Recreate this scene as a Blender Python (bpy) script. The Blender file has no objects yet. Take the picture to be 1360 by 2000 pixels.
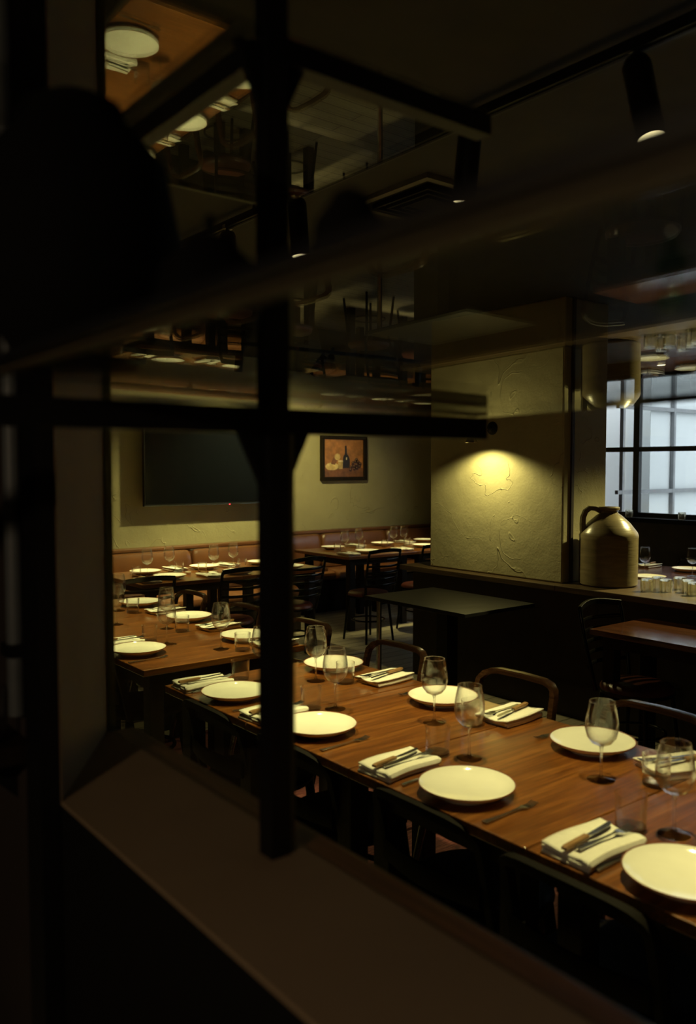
import bpy, math, random
from mathutils import Vector, Matrix
random.seed(4)
sc = bpy.context.scene
# ------------------------------------------------------------------ camera, world, exposure
F_PX, YH, HC = 1650.0, 911.0, 1.65
PITCH = math.atan((1000-YH)/F_PX)
YAW = math.atan(1306/math.hypot(F_PX, 1000-YH))
cam = bpy.data.cameras.new('camera'); camo = bpy.data.objects.new('camera', cam)
sc.collection.objects.link(camo); sc.camera = camo
cam.sensor_fit = 'VERTICAL'; cam.sensor_height = 36.0; cam.lens = 36.0*F_PX/2000
camo.location = (0, 0, HC); camo.rotation_euler = (math.pi/2-PITCH, 0, -YAW)
cam.clip_start = 0.02; cam.clip_end = 200
cam.dof.use_dof = True; cam.dof.focus_distance = 4.6; cam.dof.aperture_fstop = 2.8
sc.view_settings.view_transform = 'Standard'; sc.view_settings.look = 'None'
sc.view_settings.gamma = 1; sc.view_settings.use_curve_mapping = False
sc.view_settings.exposure = 2.3
sc.cycles.use_denoising = True
sc.cycles.max_bounces = 14; sc.cycles.transparent_max_bounces = 40
sc.cycles.transmission_bounces = 10; sc.cycles.glossy_bounces = 6; sc.cycles.diffuse_bounces = 4
sc.cycles.caustics_reflective = False; sc.cycles.caustics_refractive = False
sc.cycles.sample_clamp_indirect = 3.0
w = bpy.data.worlds.new('world'); sc.world = w; w.use_nodes = True
bg = w.node_tree.nodes['Background']; bg.inputs[0].default_value = (0.96, 0.99, 1.0, 1); bg.inputs[1].default_value = 0.85
WARM = (1.0, 0.88, 0.34)
CEIL = 2.75

def spot(loc, target, watts, angle=70, blend=0.6, color=WARM, radius=0.03):
    l = bpy.data.lights.new('spot_light', 'SPOT'); l.energy = watts; l.color = color
    l.spot_size = math.radians(angle); l.spot_blend = blend; l.shadow_soft_size = radius
    o = bpy.data.objects.new('spot_light', l); sc.collection.objects.link(o)
    o.location = loc
    o.rotation_euler = (Vector(target)-Vector(loc)).to_track_quat('-Z', 'Y').to_euler()
    return o

# ------------------------------------------------------------------ materials
MATS = {}
def newmat(name):
    m = bpy.data.materials.new(name); m.use_nodes = True
    MATS[name] = m
    return m, m.node_tree, m.node_tree.nodes['Principled BSDF']
def coords(nt, scale=(1, 1, 1)):
    t = nt.nodes.new('ShaderNodeTexCoord'); mp = nt.nodes.new('ShaderNodeMapping')
    mp.inputs['Scale'].default_value = scale
    nt.links.new(t.outputs['Object'], mp.inputs[0]); return mp.outputs[0]
def noise(nt, vec, scale, detail=4, rough=.55, dist=0):
    n = nt.nodes.new('ShaderNodeTexNoise'); n.inputs['Scale'].default_value = scale
    n.inputs['Detail'].default_value = detail; n.inputs['Roughness'].default_value = rough
    n.inputs['Distortion'].default_value = dist
    nt.links.new(vec, n.inputs['Vector']); return n.outputs['Fac']
def ramp(nt, fac, stops):
    r = nt.nodes.new('ShaderNodeValToRGB'); e = r.color_ramp.elements
    e[0].position, e[0].color = stops[0][0], (*stops[0][1], 1)
    e[1].position, e[1].color = stops[-1][0], (*stops[-1][1], 1)
    for p, c in stops[1:-1]:
        k = e.new(p); k.color = (*c, 1)
    nt.links.new(fac, r.inputs[0]); return r.outputs[0]
def bump(nt, h, b, strength=.3, dist=.01):
    n = nt.nodes.new('ShaderNodeBump'); n.inputs['Strength'].default_value = strength
    n.inputs['Distance'].default_value = dist
    nt.links.new(h, n.inputs['Height']); nt.links.new(n.outputs[0], b.inputs['Normal'])
def mixrgb(nt, f, a, b, mode='MULTIPLY'):
    n = nt.nodes.new('ShaderNodeMixRGB'); n.blend_type = mode
    for i, v in ((0, f), (1, a), (2, b)):
        if hasattr(v, 'links'): nt.links.new(v, n.inputs[i])
        else: n.inputs[i].default_value = v if i == 0 else (*v, 1)
    return n.outputs[0]
def plain(name, c, rough=.5, metal=0, var=.12, scale=20, spec=.5):
    m, nt, b = newmat(name)
    f = noise(nt, coords(nt), scale)
    lo = tuple(x*(1-var) for x in c); hi = tuple(min(1, x*(1+var)) for x in c)
    nt.links.new(ramp(nt, f, [(.3, lo), (.7, hi)]), b.inputs['Base Color'])
    b.inputs['Roughness'].default_value = rough; b.inputs['Metallic'].default_value = metal
    b.inputs['Specular IOR Level'].default_value = spec
    return m
def wood(name, dark, mid, light, rough=.3, axis=0, scale=1.0, coat=0.0):
    m, nt, b = newmat(name)
    s = [14, 14, 14]; s[axis] = 1.1
    v = coords(nt, tuple(x*scale for x in s))
    f = noise(nt, v, 2.1, 9, .70, .5)
    s2 = [90, 90, 90]; s2[axis] = 3
    g = noise(nt, coords(nt, tuple(x*scale for x in s2)), 1.5, 3, .5)
    c = ramp(nt, f, [(.28, dark), (.5, mid), (.72, light)])
    c2 = ramp(nt, g, [(.35, (.55, .55, .55)), (.6, (1, 1, 1))])
    nt.links.new(mixrgb(nt, .8, c, c2), b.inputs['Base Color'])
    b.inputs['Roughness'].default_value = rough
    b.inputs['Coat Weight'].default_value = coat; b.inputs['Coat Roughness'].default_value = .17
    bump(nt, g, b, .12, .002)
    return m
wood('table_wood', (.095, .028, .006), (.20, .066, .013), (.33, .125, .026), .30, 0, 1.0, .8)
wood('dark_wood', (.010, .006, .004), (.016, .010, .006), (.026, .016, .009), .6, 2)
MATS['dark_wood'].node_tree.nodes['Principled BSDF'].inputs['Specular IOR Level'].default_value = .2
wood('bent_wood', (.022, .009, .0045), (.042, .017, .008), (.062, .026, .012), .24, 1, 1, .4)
wood('counter_wood', (.04, .026, .014), (.085, .052, .026), (.13, .085, .042), .38, 1)
wood('sill_wood', (.10, .045, .020), (.20, .085, .035), (.27, .115, .05), .45, 1)
wood('knife_wood', (.20, .10, .035), (.34, .18, .07), (.42, .25, .10), .45, 0, 6)
wood('red_table_wood', (.06, .020, .010), (.11, .036, .016), (.16, .055, .025), .16, 1, 1, 1.0)
plain('black_table', (.012, .011, .010), .42, spec=.35)
plain('black_metal', (.008, .008, .009), .45, .3)
plain('chair_metal', (.014, .013, .012), .22, .6)
plain('steel', (.60, .60, .58), .24, 1)
plain('chrome', (.75, .73, .68), .12, 1)
plain('plate_white', (.86, .84, .76), .09, 0, .02)
plain('plate_rim', (.20, .065, .03), .3)
plain('linen', (.82, .79, .70), .9, 0, .05, 60)
plain('seat_red', (.10, .025, .018), .38)
plain('jamb_paint', (.30, .21, .13), .75, 0, .06, 6)
plain('dark_wall', (.03, .02, .016), .85, 0, .2, 4)
plain('ceiling_paint', (.036, .034, .028), .85, 0, .15, 5)
plain('panel_brown', (.040, .028, .018), .6, 0, .2, 8)
plain('charcoal', (.006, .006, .006), .7, spec=.2)
plain('iron', (.02, .022, .024), .5, .2)
plain('clay_dark', (.003, .003, .003), .9, spec=.1)
plain('grey_pipe', (.10, .11, .12), .5)
plain('lit_edge_brown', (.055, .042, .022), .6)  # brown of a lit rail edge, the light put into the colour
plain('shaded_bent_wood', (.006, .0045, .0035), .75, spec=.15)  # darkened copy of the bentwood, shade on the camera-side chairs painted in
plain('salt', (.85, .83, .75), .4)
def leather():
    m, nt, b = newmat('leather')
    f = noise(nt, coords(nt), 5, 5)
    nt.links.new(ramp(nt, f, [(.3, (.115, .042, .014)), (.7, (.18, .064, .020))]), b.inputs['Base Color'])
    b.inputs['Roughness'].default_value = .34; b.inputs['Coat Weight'].default_value=.8; b.inputs['Coat Roughness'].default_value=.3
    bump(nt, noise(nt, coords(nt), 160, 2), b, .08, .002)
leather()
def plaster(name, c, warmc=None):
    m, nt, b = newmat(name)
    v = coords(nt)
    f = noise(nt, v, 2.2, 6, .6)
    nt.links.new(ramp(nt, f, [(.3, tuple(x*.85 for x in c)), (.7, c)]), b.inputs['Base Color'])
    b.inputs['Roughness'].default_value = .8
    # trowelled ridges: thin raised lines along the contours of a distorted noise, plus fine grit
    n1 = noise(nt, v, 2.0, 3, .55, 1.1)
    mr = nt.nodes.new('ShaderNodeMath'); mr.operation = 'SUBTRACT'; nt.links.new(n1, mr.inputs[0]); mr.inputs[1].default_value = .5
    ab = nt.nodes.new('ShaderNodeMath'); ab.operation = 'ABSOLUTE'; nt.links.new(mr.outputs[0], ab.inputs[0])
    line = ramp(nt, ab.outputs[0], [(0, (1, 1, 1)), (.007, (0, 0, 0))])
    msk = ramp(nt, noise(nt, v, 3.1, 3), [(.46, (0, 0, 0)), (.58, (.8, .8, .8))])
    ridge = mixrgb(nt, 1, line, msk)
    g = noise(nt, v, 60, 4, .7)
    big = noise(nt, v, 5, 4, .5)
    a1 = nt.nodes.new('ShaderNodeMath'); a1.operation = 'MULTIPLY_ADD'
    nt.links.new(g, a1.inputs[0]); a1.inputs[1].default_value = .25; nt.links.new(ridge, a1.inputs[2])
    a2 = nt.nodes.new('ShaderNodeMath'); a2.operation = 'MULTIPLY_ADD'
    nt.links.new(big, a2.inputs[0]); a2.inputs[1].default_value = 1.2; nt.links.new(a1.outputs[0], a2.inputs[2])
    bump(nt, a2.outputs[0], b, .7, .012)
plaster('plaster', (.42, .375, .215))
def planks(name, c1, c2, width, length, axis_u=True, rough=.6):
    m, nt, b = newmat(name)
    t = nt.nodes.new('ShaderNodeTexCoord')
    br = nt.nodes.new('ShaderNodeTexBrick')
    nt.links.new(t.outputs['Object'], br.inputs['Vector'])
    br.inputs['Scale'].default_value = 1; br.inputs['Brick Width'].default_value = length
    br.inputs['Row Height'].default_value = width; br.inputs['Mortar Size'].default_value = .004
    br.inputs['Mortar Smooth'].default_value = .1
    br.inputs['Color1'].default_value = (*c1, 1); br.inputs['Color2'].default_value = (*c2, 1)
    br.inputs['Mortar'].default_value = (.01, .008, .006, 1)
    g = noise(nt, coords(nt, (2, 40, 2)), 2, 5)
    nt.links.new(mixrgb(nt, .8, br.outputs['Color'], ramp(nt, g, [(.3, (.6, .6, .6)), (.65, (1, 1, 1))])), b.inputs['Base Color'])
    b.inputs['Roughness'].default_value = rough
    bump(nt, br.outputs['Fac'], b, -.4, .004)
planks('floor_planks', (.46, .40, .29), (.36, .31, .22), .13, 1.7)
def rugmat():
    m, nt, b = newmat('rug')
    v = coords(nt)
    w1 = nt.nodes.new('ShaderNodeTexVoronoi'); w1.inputs['Scale'].default_value = 9; nt.links.new(v, w1.inputs['Vector'])
    f = noise(nt, coords(nt, (1, 6, 1)), 14, 5, .7)
    c = ramp(nt, f, [(.35, (.035, .008, .008)), (.5, (.12, .02, .02)), (.68, (.19, .065, .05))])
    c2 = ramp(nt, w1.outputs['Distance'], [(0, (.45, .45, .5)), (.6, (1, 1, 1))])
    nt.links.new(mixrgb(nt, .8, c, c2), b.inputs['Base Color']); b.inputs['Roughness'].default_value = .95
    bump(nt, noise(nt, v, 300, 2), b, .5, .004)
rugmat()
def stoneware():
    m, nt, b = newmat('stoneware')
    f = noise(nt, coords(nt, (1, 1, 6)), 6, 5)
    nt.links.new(ramp(nt, f, [(.3, (.17, .135, .075)), (.7, (.27, .22, .125))]), b.inputs['Base Color'])
    b.inputs['Roughness'].default_value = .28
    bump(nt, noise(nt, coords(nt, (.5, .5, 40)), 3, 2), b, .25, .004)
stoneware()
def thin_glass(name, tint=(1, 1, 1), base=.04, gain=1.0, rough=0.0):
    """clear pane or glass wall: see-through with Fresnel (Schlick) mirror reflection"""
    m = bpy.data.materials.new(name); m.use_nodes = True; nt = m.node_tree; nt.nodes.clear(); MATS[name] = m
    g = nt.nodes.new('ShaderNodeNewGeometry')
    d = nt.nodes.new('ShaderNodeVectorMath'); d.operation = 'DOT_PRODUCT'
    nt.links.new(g.outputs['Incoming'], d.inputs[0]); nt.links.new(g.outputs['Normal'], d.inputs[1])
    def mth(op, a, b_=None):
        n = nt.nodes.new('ShaderNodeMath'); n.operation = op
        for i, x in enumerate((a, b_)):
            if x is None: continue
            if hasattr(x, 'links'): nt.links.new(x, n.inputs[i])
            else: n.inputs[i].default_value = x
        n.use_clamp = op in ('MULTIPLY_CLAMP',)
        return n.outputs[0]
    c = mth('ABSOLUTE', d.outputs['Value'])
    p5 = mth('POWER', mth('SUBTRACT', 1.0, c), 5.0)
    fr = mth('MINIMUM', mth('ADD', mth('MULTIPLY', p5, (1-base)*gain), base), 1.0)
    tr = nt.nodes.new('ShaderNodeBsdfTransparent'); tr.inputs[0].default_value = (*tint, 1)
    gl = nt.nodes.new('ShaderNodeBsdfGlossy'); gl.inputs['Roughness'].default_value = rough
    mx = nt.nodes.new('ShaderNodeMixShader'); o = nt.nodes.new('ShaderNodeOutputMaterial')
    nt.links.new(fr, mx.inputs[0]); nt.links.new(tr.outputs[0], mx.inputs[1]); nt.links.new(gl.outputs[0], mx.inputs[2])
    nt.links.new(mx.outputs[0], o.inputs[0])
thin_glass('shelf_glass', (.97, .98, .97), .04, .8)
thin_glass('upper_shelf_glass', (.95, .97, .95), .19, 1.6)
thin_glass('pane_glass', (.97, .99, .97))
thin_glass('window_glass', (.97, .99, 1.0))
thin_glass('window_glass_tinted', (.90, .93, .94))

thin_glass('bottle_glass', (.70, .82, .74), .06, 1.2)
thin_glass('picture_glass', (1, 1, 1))
def bent_glass(name, lo, gain, pw, rough=.03):
    """blown glass wall: clear when faced squarely, refracting towards its turned-away edges"""
    m = bpy.data.materials.new(name); m.use_nodes = True; nt = m.node_tree; nt.nodes.clear(); MATS[name] = m
    g = nt.nodes.new('ShaderNodeNewGeometry')
    d = nt.nodes.new('ShaderNodeVectorMath'); d.operation = 'DOT_PRODUCT'
    nt.links.new(g.outputs['Incoming'], d.inputs[0]); nt.links.new(g.outputs['Normal'], d.inputs[1])
    def mth(op, a, b_=None):
        n = nt.nodes.new('ShaderNodeMath'); n.operation = op
        for i, x in enumerate((a, b_)):
            if x is None: continue
            if hasattr(x, 'links'): nt.links.new(x, n.inputs[i])
            else: n.inputs[i].default_value = x
        return n.outputs[0]
    fr = mth('MINIMUM', mth('ADD', mth('MULTIPLY', mth('POWER', mth('SUBTRACT', 1.0, mth('ABSOLUTE', d.outputs['Value'])), pw), gain), lo), 1.0)
    tr = nt.nodes.new('ShaderNodeBsdfTransparent')
    gl = nt.nodes.new('ShaderNodeBsdfGlass'); gl.inputs['Roughness'].default_value = rough; gl.inputs['IOR'].default_value = 1.45
    mx = nt.nodes.new('ShaderNodeMixShader'); o = nt.nodes.new('ShaderNodeOutputMaterial')
    nt.links.new(fr, mx.inputs[0]); nt.links.new(tr.outputs[0], mx.inputs[1]); nt.links.new(gl.outputs[0], mx.inputs[2])
    nt.links.new(mx.outputs[0], o.inputs[0])
def solid_glass(name, c=(1, 1, 1), rough=0.0):
    m, nt, b = newmat(name)
    b.inputs['Base Color'].default_value = (*c, 1); b.inputs['Transmission Weight'].default_value = 1
    b.inputs['Roughness'].default_value = rough; b.inputs['IOR'].default_value = 1.5
solid_glass('solid_glass')
bent_glass('bowl_glass', .07, 1.1, 2.2, .008)
bent_glass('stem_glass', .32, .8, 1.5, .02)
solid_glass('fluted_glass',(1,.97,.80),.22)
plain('glass_edge', (.30, .34, .24), .2)
plain('outer_wall', (.86, .88, .88), .8, 0, .04, 1)
plain('outer_screen', (.45, .485, .50), .8, 0, .04, 1)
plain('outer_steel', (.16, .17, .18), .5)
def emis(name, c, s):
    m = bpy.data.materials.new(name); m.use_nodes = True; nt = m.node_tree; nt.nodes.clear(); MATS[name] = m
    e = nt.nodes.new('ShaderNodeEmission'); e.inputs[0].default_value = (*c, 1); e.inputs[1].default_value = s
    o = nt.nodes.new('ShaderNodeOutputMaterial'); nt.links.new(e.outputs[0], o.inputs[0])
emis('lamp_glow', (1, .86, .42), 1.6)
emis('red_led', (1, .02, .03), 3)
def screenmat():
    m, nt, b = newmat('tv_screen'); b.inputs['Base Color'].default_value = (.004, .005, .007, 1)
    b.inputs['Roughness'].default_value = .12
screenmat()
for nm, c in (('paint_bg', (.42, .17, .035)), ('paint_table', (.22, .085, .025)), ('paint_bottle', (.022, .014, .008)),
              ('paint_bread', (.62, .42, .16)), ('paint_grape', (.06, .02, .014)), ('paint_glass', (.50, .33, .12)), ('paint_cloth', (.70, .52, .22)), ('paint_hi', (.75, .6, .35))):
    plain(nm, c, .35, 0, .35, 14)

# ------------------------------------------------------------------ mesh helpers
class MB:
    def __init__(s): s.v = []; s.f = []; s.m = []; s.cur = 0
    def add(s, vs, fs, M=None):
        n = len(s.v)
        for p in vs:
            p = Vector(p)
            s.v.append(tuple(M @ p) if M is not None else tuple(p))
        for q in fs: s.f.append(tuple(i+n for i in q)); s.m.append(s.cur)
        return s
    def box(s, x0, x1, y0, y1, z0, z1, M=None):
        vs = [(x0,y0,z0),(x1,y0,z0),(x1,y1,z0),(x0,y1,z0),(x0,y0,z1),(x1,y0,z1),(x1,y1,z1),(x0,y1,z1)]
        return s.add(vs, [(0,3,2,1),(4,5,6,7),(0,1,5,4),(1,2,6,5),(2,3,7,6),(3,0,4,7)], M)
    def prism(s, pts, z0, z1, M=None):
        n = len(pts)
        vs = [(x,y,z0) for x,y in pts]+[(x,y,z1) for x,y in pts]
        fs = [tuple(range(n-1,-1,-1)), tuple(range(n,2*n))]+[(i,(i+1)%n,n+(i+1)%n,n+i) for i in range(n)]
        return s.add(vs, fs, M)
    def lathe(s, prof, seg=32, M=None, close=True):
        vs=[]; fs=[]; rings=[]
        for r,z in prof:
            if r < 1e-6: rings.append([len(vs)]); vs.append((0,0,z))
            else:
                rings.append(list(range(len(vs), len(vs)+seg)))
                vs += [(r*math.cos(2*math.pi*k/seg), r*math.sin(2*math.pi*k/seg), z) for k in range(seg)]
        for a,b in zip(rings, rings[1:]):
            for k in range(seg):
                k2=(k+1)%seg
                if len(a)==1 and len(b)==1: continue
                if len(a)==1: fs.append((a[0], b[k2], b[k]))
                elif len(b)==1: fs.append((a[k], a[k2], b[0]))
                else: fs.append((a[k],a[k2],b[k2],b[k]))
        return s.add(vs, fs, M)
    def tube(s, pts, r, seg=10, M=None, w=None, closed=False, up=None):
        """sweep: round radius r, or flat band with (w = half-width along 'up', r = half-thickness)"""
        pts=[Vector(p) for p in pts]; n=len(pts); vs=[]; fs=[]
        rr = r if isinstance(r,(list,tuple)) else [r]*n
        prev=None
        for i,p in enumerate(pts):
            if closed: t=(pts[(i+1)%n]-pts[i-1])
            else: t = pts[min(i+1,n-1)]-pts[max(i-1,0)]
            t.normalize()
            u0 = Vector(up) if up is not None else (prev if prev is not None else (Vector((0,0,1)) if abs(t.z)<.9 else Vector((1,0,0))))
            a=(u0-t*u0.dot(t))
            if a.length<1e-5: a=Vector((1,0,0))-t*t.x
            a.normalize(); prev=a
            b=t.cross(a)
            for k in range(seg):
                th=2*math.pi*(k+.5)/seg
                if w is None: q=p+a*rr[i]*math.cos(th)+b*rr[i]*math.sin(th)
                else: q=p+a*w*max(-1,min(1,1.35*math.cos(th)))+b*rr[i]*max(-1,min(1,1.35*math.sin(th)))
                vs.append(tuple(q))
        m = n if closed else n-1
        for i in range(m):
            j=(i+1)%n
            for k in range(seg):
                k2=(k+1)%seg
                fs.append((i*seg+k,i*seg+k2,j*seg+k2,j*seg+k))
        if not closed:
            fs.append(tuple(range(seg-1,-1,-1))); fs.append(tuple((n-1)*seg+k for k in range(seg)))
        return s.add(vs, fs, M)
    def grid(s, fn, nu, nv, M=None):
        vs=[fn(i/nu, j/nv) for i in range(nu+1) for j in range(nv+1)]
        fs=[(i*(nv+1)+j,(i+1)*(nv+1)+j,(i+1)*(nv+1)+j+1,i*(nv+1)+j+1) for i in range(nu) for j in range(nv)]
        return s.add(vs, fs, M)
    def build(s, name, mats, parent=None, loc=(0,0,0), rz=0, smooth=False, bevel=0, kind=None, label=None, sub=0, solid=0):
        me=bpy.data.meshes.new(name); me.from_pydata(s.v, [], s.f)
        if isinstance(mats,str): mats=[mats]
        for k in mats: me.materials.append(MATS[k])
        for p,mi in zip(me.polygons, s.m): p.material_index=mi
        import bmesh
        bm=bmesh.new(); bm.from_mesh(me); bmesh.ops.recalc_face_normals(bm, faces=bm.faces); bm.to_mesh(me); bm.free()
        if smooth:
            me.polygons.foreach_set('use_smooth',[True]*len(me.polygons))
            try: me.set_sharp_from_angle(angle=math.radians(40))
            except Exception: pass
        o=bpy.data.objects.new(name, me); sc.collection.objects.link(o)
        o.location=loc; o.rotation_euler=(0,0,rz)
        if parent is not None: o.parent=parent
        if bevel:
            b=o.modifiers.new('bevel','BEVEL'); b.width=bevel; b.segments=2; b.limit_method='ANGLE'
        if solid:
            b=o.modifiers.new('solid','SOLIDIFY'); b.thickness=solid; b.offset=0
        if sub:
            b=o.modifiers.new('sub','SUBSURF'); b.levels=sub; b.render_levels=sub
        if kind: o['kind']=kind
        if label: o['label']=label
        return o
def tag(o, label, cat, group=None):
    o['label']=label; o['category']=cat
    if group: o['group']=group
    elif 'group' in o: del o['group']
    return o
def empty(name, loc=(0,0,0), rz=0):
    o=bpy.data.objects.new(name,None); sc.collection.objects.link(o); o.location=loc; o.rotation_euler=(0,0,rz)
    o.empty_display_size=.05
    return o
CH={}
def kids(o):
    if o.name not in CH: CH[o.name]=[c for c in bpy.data.objects if c.parent==o]
    return CH[o.name]
def dup(o, loc=None, rz=None, parent=None):
    ks=kids(o); c=o.copy(); sc.collection.objects.link(c); c.parent=parent
    if loc is not None: c.location=loc; c.rotation_euler=(0,0,rz or 0)
    for k in ks: dup(k, parent=c)
    return c
class Proto:
    """first call places the source itself, later calls place copies"""
    def __init__(s, root): s.root=root; s.used=False; s._prime(root)
    def _prime(s,o):
        for k in kids(o): s._prime(k)
    def at(s, loc, rz, label, cat, group=None):
        if not s.used: s.used=True; o=s.root; o.location=loc; o.rotation_euler=(0,0,rz)
        else: o=dup(s.root, loc, rz)
        return tag(o,label,cat,group)
def struct(name, mb, m, **k): return mb.build(name, m, kind='structure', **k)

# ------------------------------------------------------------------ the room
struct('floor', MB().box(-2.6,8.1,-3.2,8.3,-.1,0), 'floor_planks')
struct('ceiling', MB().box(-2.6,8.1,-3.2,8.3,CEIL,CEIL+.1), 'ceiling_paint')
struct('wall_left', MB().prism([(.44,1.26),(.64,1.56),(.64,7.5),(.44,7.5)],1.134,CEIL), 'jamb_paint')
struct('wall_left_base', MB().prism([(.44,1.26),(.64,1.56),(.64,7.5),(.44,7.5)],0,1.134), 'charcoal')
struct('wall_left_facing', MB().box(.436,.4395,1.33,7.5,0,CEIL), 'dark_wall')
struct('wall_sill', MB().prism([(.44,-3.2),(.64,-3.2),(.64,1.56),(.44,1.26)],0,1.134), 'charcoal')
struct('trim_1', MB().prism([(.44,-3.2),(.64,-3.2),(.64,1.56),(.44,1.26)],1.134,1.14), 'jamb_paint')
struct('trim_2', MB().box(.64,.69,-3.2,1.56,1.105,1.135), 'sill_wood', bevel=.004)
struct('trim_3', MB().box(.410,.438,1.262,1.33,0,CEIL), 'black_metal')
struct('wall_tv', MB().box(.44,4.85,7.35,7.6,0,CEIL), 'plaster')
struct('wall_jog', MB().box(4.75,4.85,7.6,8.1,0,CEIL), 'plaster')
struct('wall_back', MB().box(4.75,8.1,8.1,8.3,0,CEIL), 'plaster')
# window wall with an opening v 2.2..5.75, z 1.14..2.62
WV0,WV1,WZ0,WZ1=2.2,5.75,1.12,2.62
struct('wall_window', MB().box(7.9,8.1,-3.2,WV0,0,CEIL).box(7.9,8.1,WV1,8.1,0,CEIL).box(7.9,8.1,WV0,WV1,0,WZ0).box(7.9,8.1,WV0,WV1,WZ1,CEIL), 'panel_brown')
struct('wall_near', MB().box(-2.6,8.1,-3.4,-3.2,0,CEIL), 'dark_wall')
struct('wall_bar', MB().box(-2.8,-2.6,-3.2,8.3,0,CEIL), 'dark_wall')
struct('wall_bar_end', MB().box(-2.6,.44,7.3,7.5,0,CEIL), 'dark_wall')
struct('wall_column', MB().box(4.53,5.0,3.461,4.71,.88,CEIL), 'plaster', bevel=.01)
struct('trim_4', MB().box(4.60,4.625,3.447,3.461,.88,CEIL), 'panel_brown')
struct('wall_counter_front', MB().box(4.55,4.95,-1.0,4.92,0,.835), 'panel_brown')
# window frame
wf=MB()
wf.box(7.93,7.98,WV0,WV1,WZ0,WZ0+.045); wf.box(7.93,7.98,WV0,WV1,WZ1-.05,WZ1); wf.box(7.93,7.98,WV0,WV0+.05,WZ0,WZ1); wf.box(7.93,7.98,WV1-.05,WV1,WZ0,WZ1)
w1=struct('window_1', wf, 'iron')
MB().box(7.93,7.975,WV0,WV1,1.805,1.855).build('window_rail','iron',w1)
for v in (5.123,4.02,2.92): MB().box(7.925,7.98,v-.035,v+.035,WZ0,WZ1).build('window_mullion','iron',w1)
MB().box(7.95,7.956,WV0+.05,5.088,WZ0+.045,WZ1-.05).build('tinted_pane','window_glass_tinted',w1)
MB().box(7.95,7.956,5.158,WV1-.05,WZ0+.045,WZ1-.05).build('clear_pane','window_glass',w1)
MB().box(7.80,7.92,WV0,WV1,WZ0-.05,WZ0-.005).build('window_sill','charcoal',w1)
# outside: pale building wall, steel screen and a yard
struct('wall_outside', MB().box(8.3,16,6.4,6.6,-1,7), 'outer_wall')
struct('trim_outside_ground', MB().box(8.1,40,-30,40,-1.2,-1), 'outer_wall')
t=empty('steel_screen',(8.2,5.54,0)); tag(t,'grey steel framed screen of large panes outside the window','screen')
for z in (.4,1.36,2.32,3.3): MB().box(0,5.2,-.02,.02,z-.022,z+.022).build('rail','outer_steel',t)
for k in range(6): MB().box(.10+k*1.04-.02,.10+k*1.04+.02,-.022,.022,-1,3.6).build('upright','outer_steel',t)
MB().box(.7,5.2,.03,.035,-1,3.6).build('pane','outer_screen',t)
t=empty('outside_building',(14,0,-1)); tag(t,'pale building block standing across the yard outside','building')
MB().box(0,3,-12,12,0,9).build('facade','outer_screen',t)
for r in range(2):
    for k in range(7): MB().box(-.03,0,-9+k*2.7,-7.7+k*2.7,1.2+r*2.7,2.8+r*2.7).build('window','outer_steel',t)

# ceiling vent (four way cassette)
t=empty('ceiling_vent',(2.465,2.58,CEIL)); tag(t,'square louvred air vent set in the dark ceiling','vent')
def sq(mb,a,b,z0,z1):
    mb.box(-b,b,-b,-a,z0,z1); mb.box(-b,b,a,b,z0,z1); mb.box(-b,-a,-a,a,z0,z1); mb.box(a,b,-a,a,z0,z1); return mb
plain('vent_paint', (.12, .11, .09), .6)
sq(MB(),.205,.235,-.02,0).build('frame','vent_paint',t)
for a in (.165,.125,.085): sq(MB(),a-.012,a,-.03,-.012).build('louvre','charcoal',t)
MB().box(-.06,.06,-.06,.06,-.025,-.012).build('centre_plate','charcoal',t)
MB().box(-.2,.2,-.2,.2,-.008,0).build('backing','charcoal',t)

# ------------------------------------------------------------------ gantry with glass shelves
g=empty('bar_gantry',(.60,.914,1.14)); tag(g,'black steel gantry frame with two glass shelves standing on the sill','shelf frame')
def gp(mb,name,mat,**k): return mb.build(name,mat,g,**k)
O=Vector((.60,.914,1.14))
def wb(x0,x1,y0,y1,z0,z1,mb=None): return (mb or MB()).box(x0-O.x,x1-O.x,y0-O.y,y1-O.y,z0-O.z,z1-O.z)
gp(wb(.585,.615,.899,.929,1.14,CEIL),'post','black_metal')
gp(wb(.618,.626,.905,.923,1.14,1.70),'post_glass_strip','glass_edge')
LZ=1.650
gp(wb(-.6,.99,.902,.926,LZ+.042,LZ+.074),'lower_rail','black_metal')
gp(wb(.224,.234,-.6,.902,LZ+.092,LZ+.100),'lower_side_rail','black_metal')
gp(wb(.235,.250,-.6,.902,LZ+.088,LZ+.094),'lit_edge_strip','lit_edge_brown')  # stands in for the lit underside edge of the side rail
gp(wb(.60,.99,.900,.928,2.155,2.185),'upper_rail','black_metal')
gp(wb(.577,.603,.928,1.49,2.155,2.185),'upper_side_rail','black_metal')
# gussets: below both rails, on both sides of the post
def gusset(zt,h,wd):
    mb=MB()
    for s in (-1,1):
        mb.prism([(0,0),(s*wd,0),(0,-h)],-.006,.006,Matrix.Translation(Vector((.60+s*.012,.914,zt))-O)@Matrix.Rotation(math.pi/2,4,'X'))
    return mb
gp(gusset(LZ+.045,.085,.042),'gusset','black_metal'); gp(gusset(2.17,.085,.042),'gusset','black_metal')
Fd=Vector((math.sin(YAW),math.cos(YAW)))
def tz(x,y,z0): return z0-.0164*(Fd.x*x+Fd.y*y)
def pane(x0,x1,y0,y1,z,th,tilt):
    mb=MB(); vs=[]
    for dz in (0,th):
        for x,y in ((x0,y0),(x1,y0),(x1,y1),(x0,y1)):
            zz=(tz(x,y,z) if tilt else z)+dz; vs.append((x-O.x,y-O.y,zz-O.z))
    return mb.add(vs,[(0,3,2,1),(4,5,6,7),(0,1,5,4),(1,2,6,5),(2,3,7,6),(3,0,4,7)])
LG=LZ+.080+.0164*1.1
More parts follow.
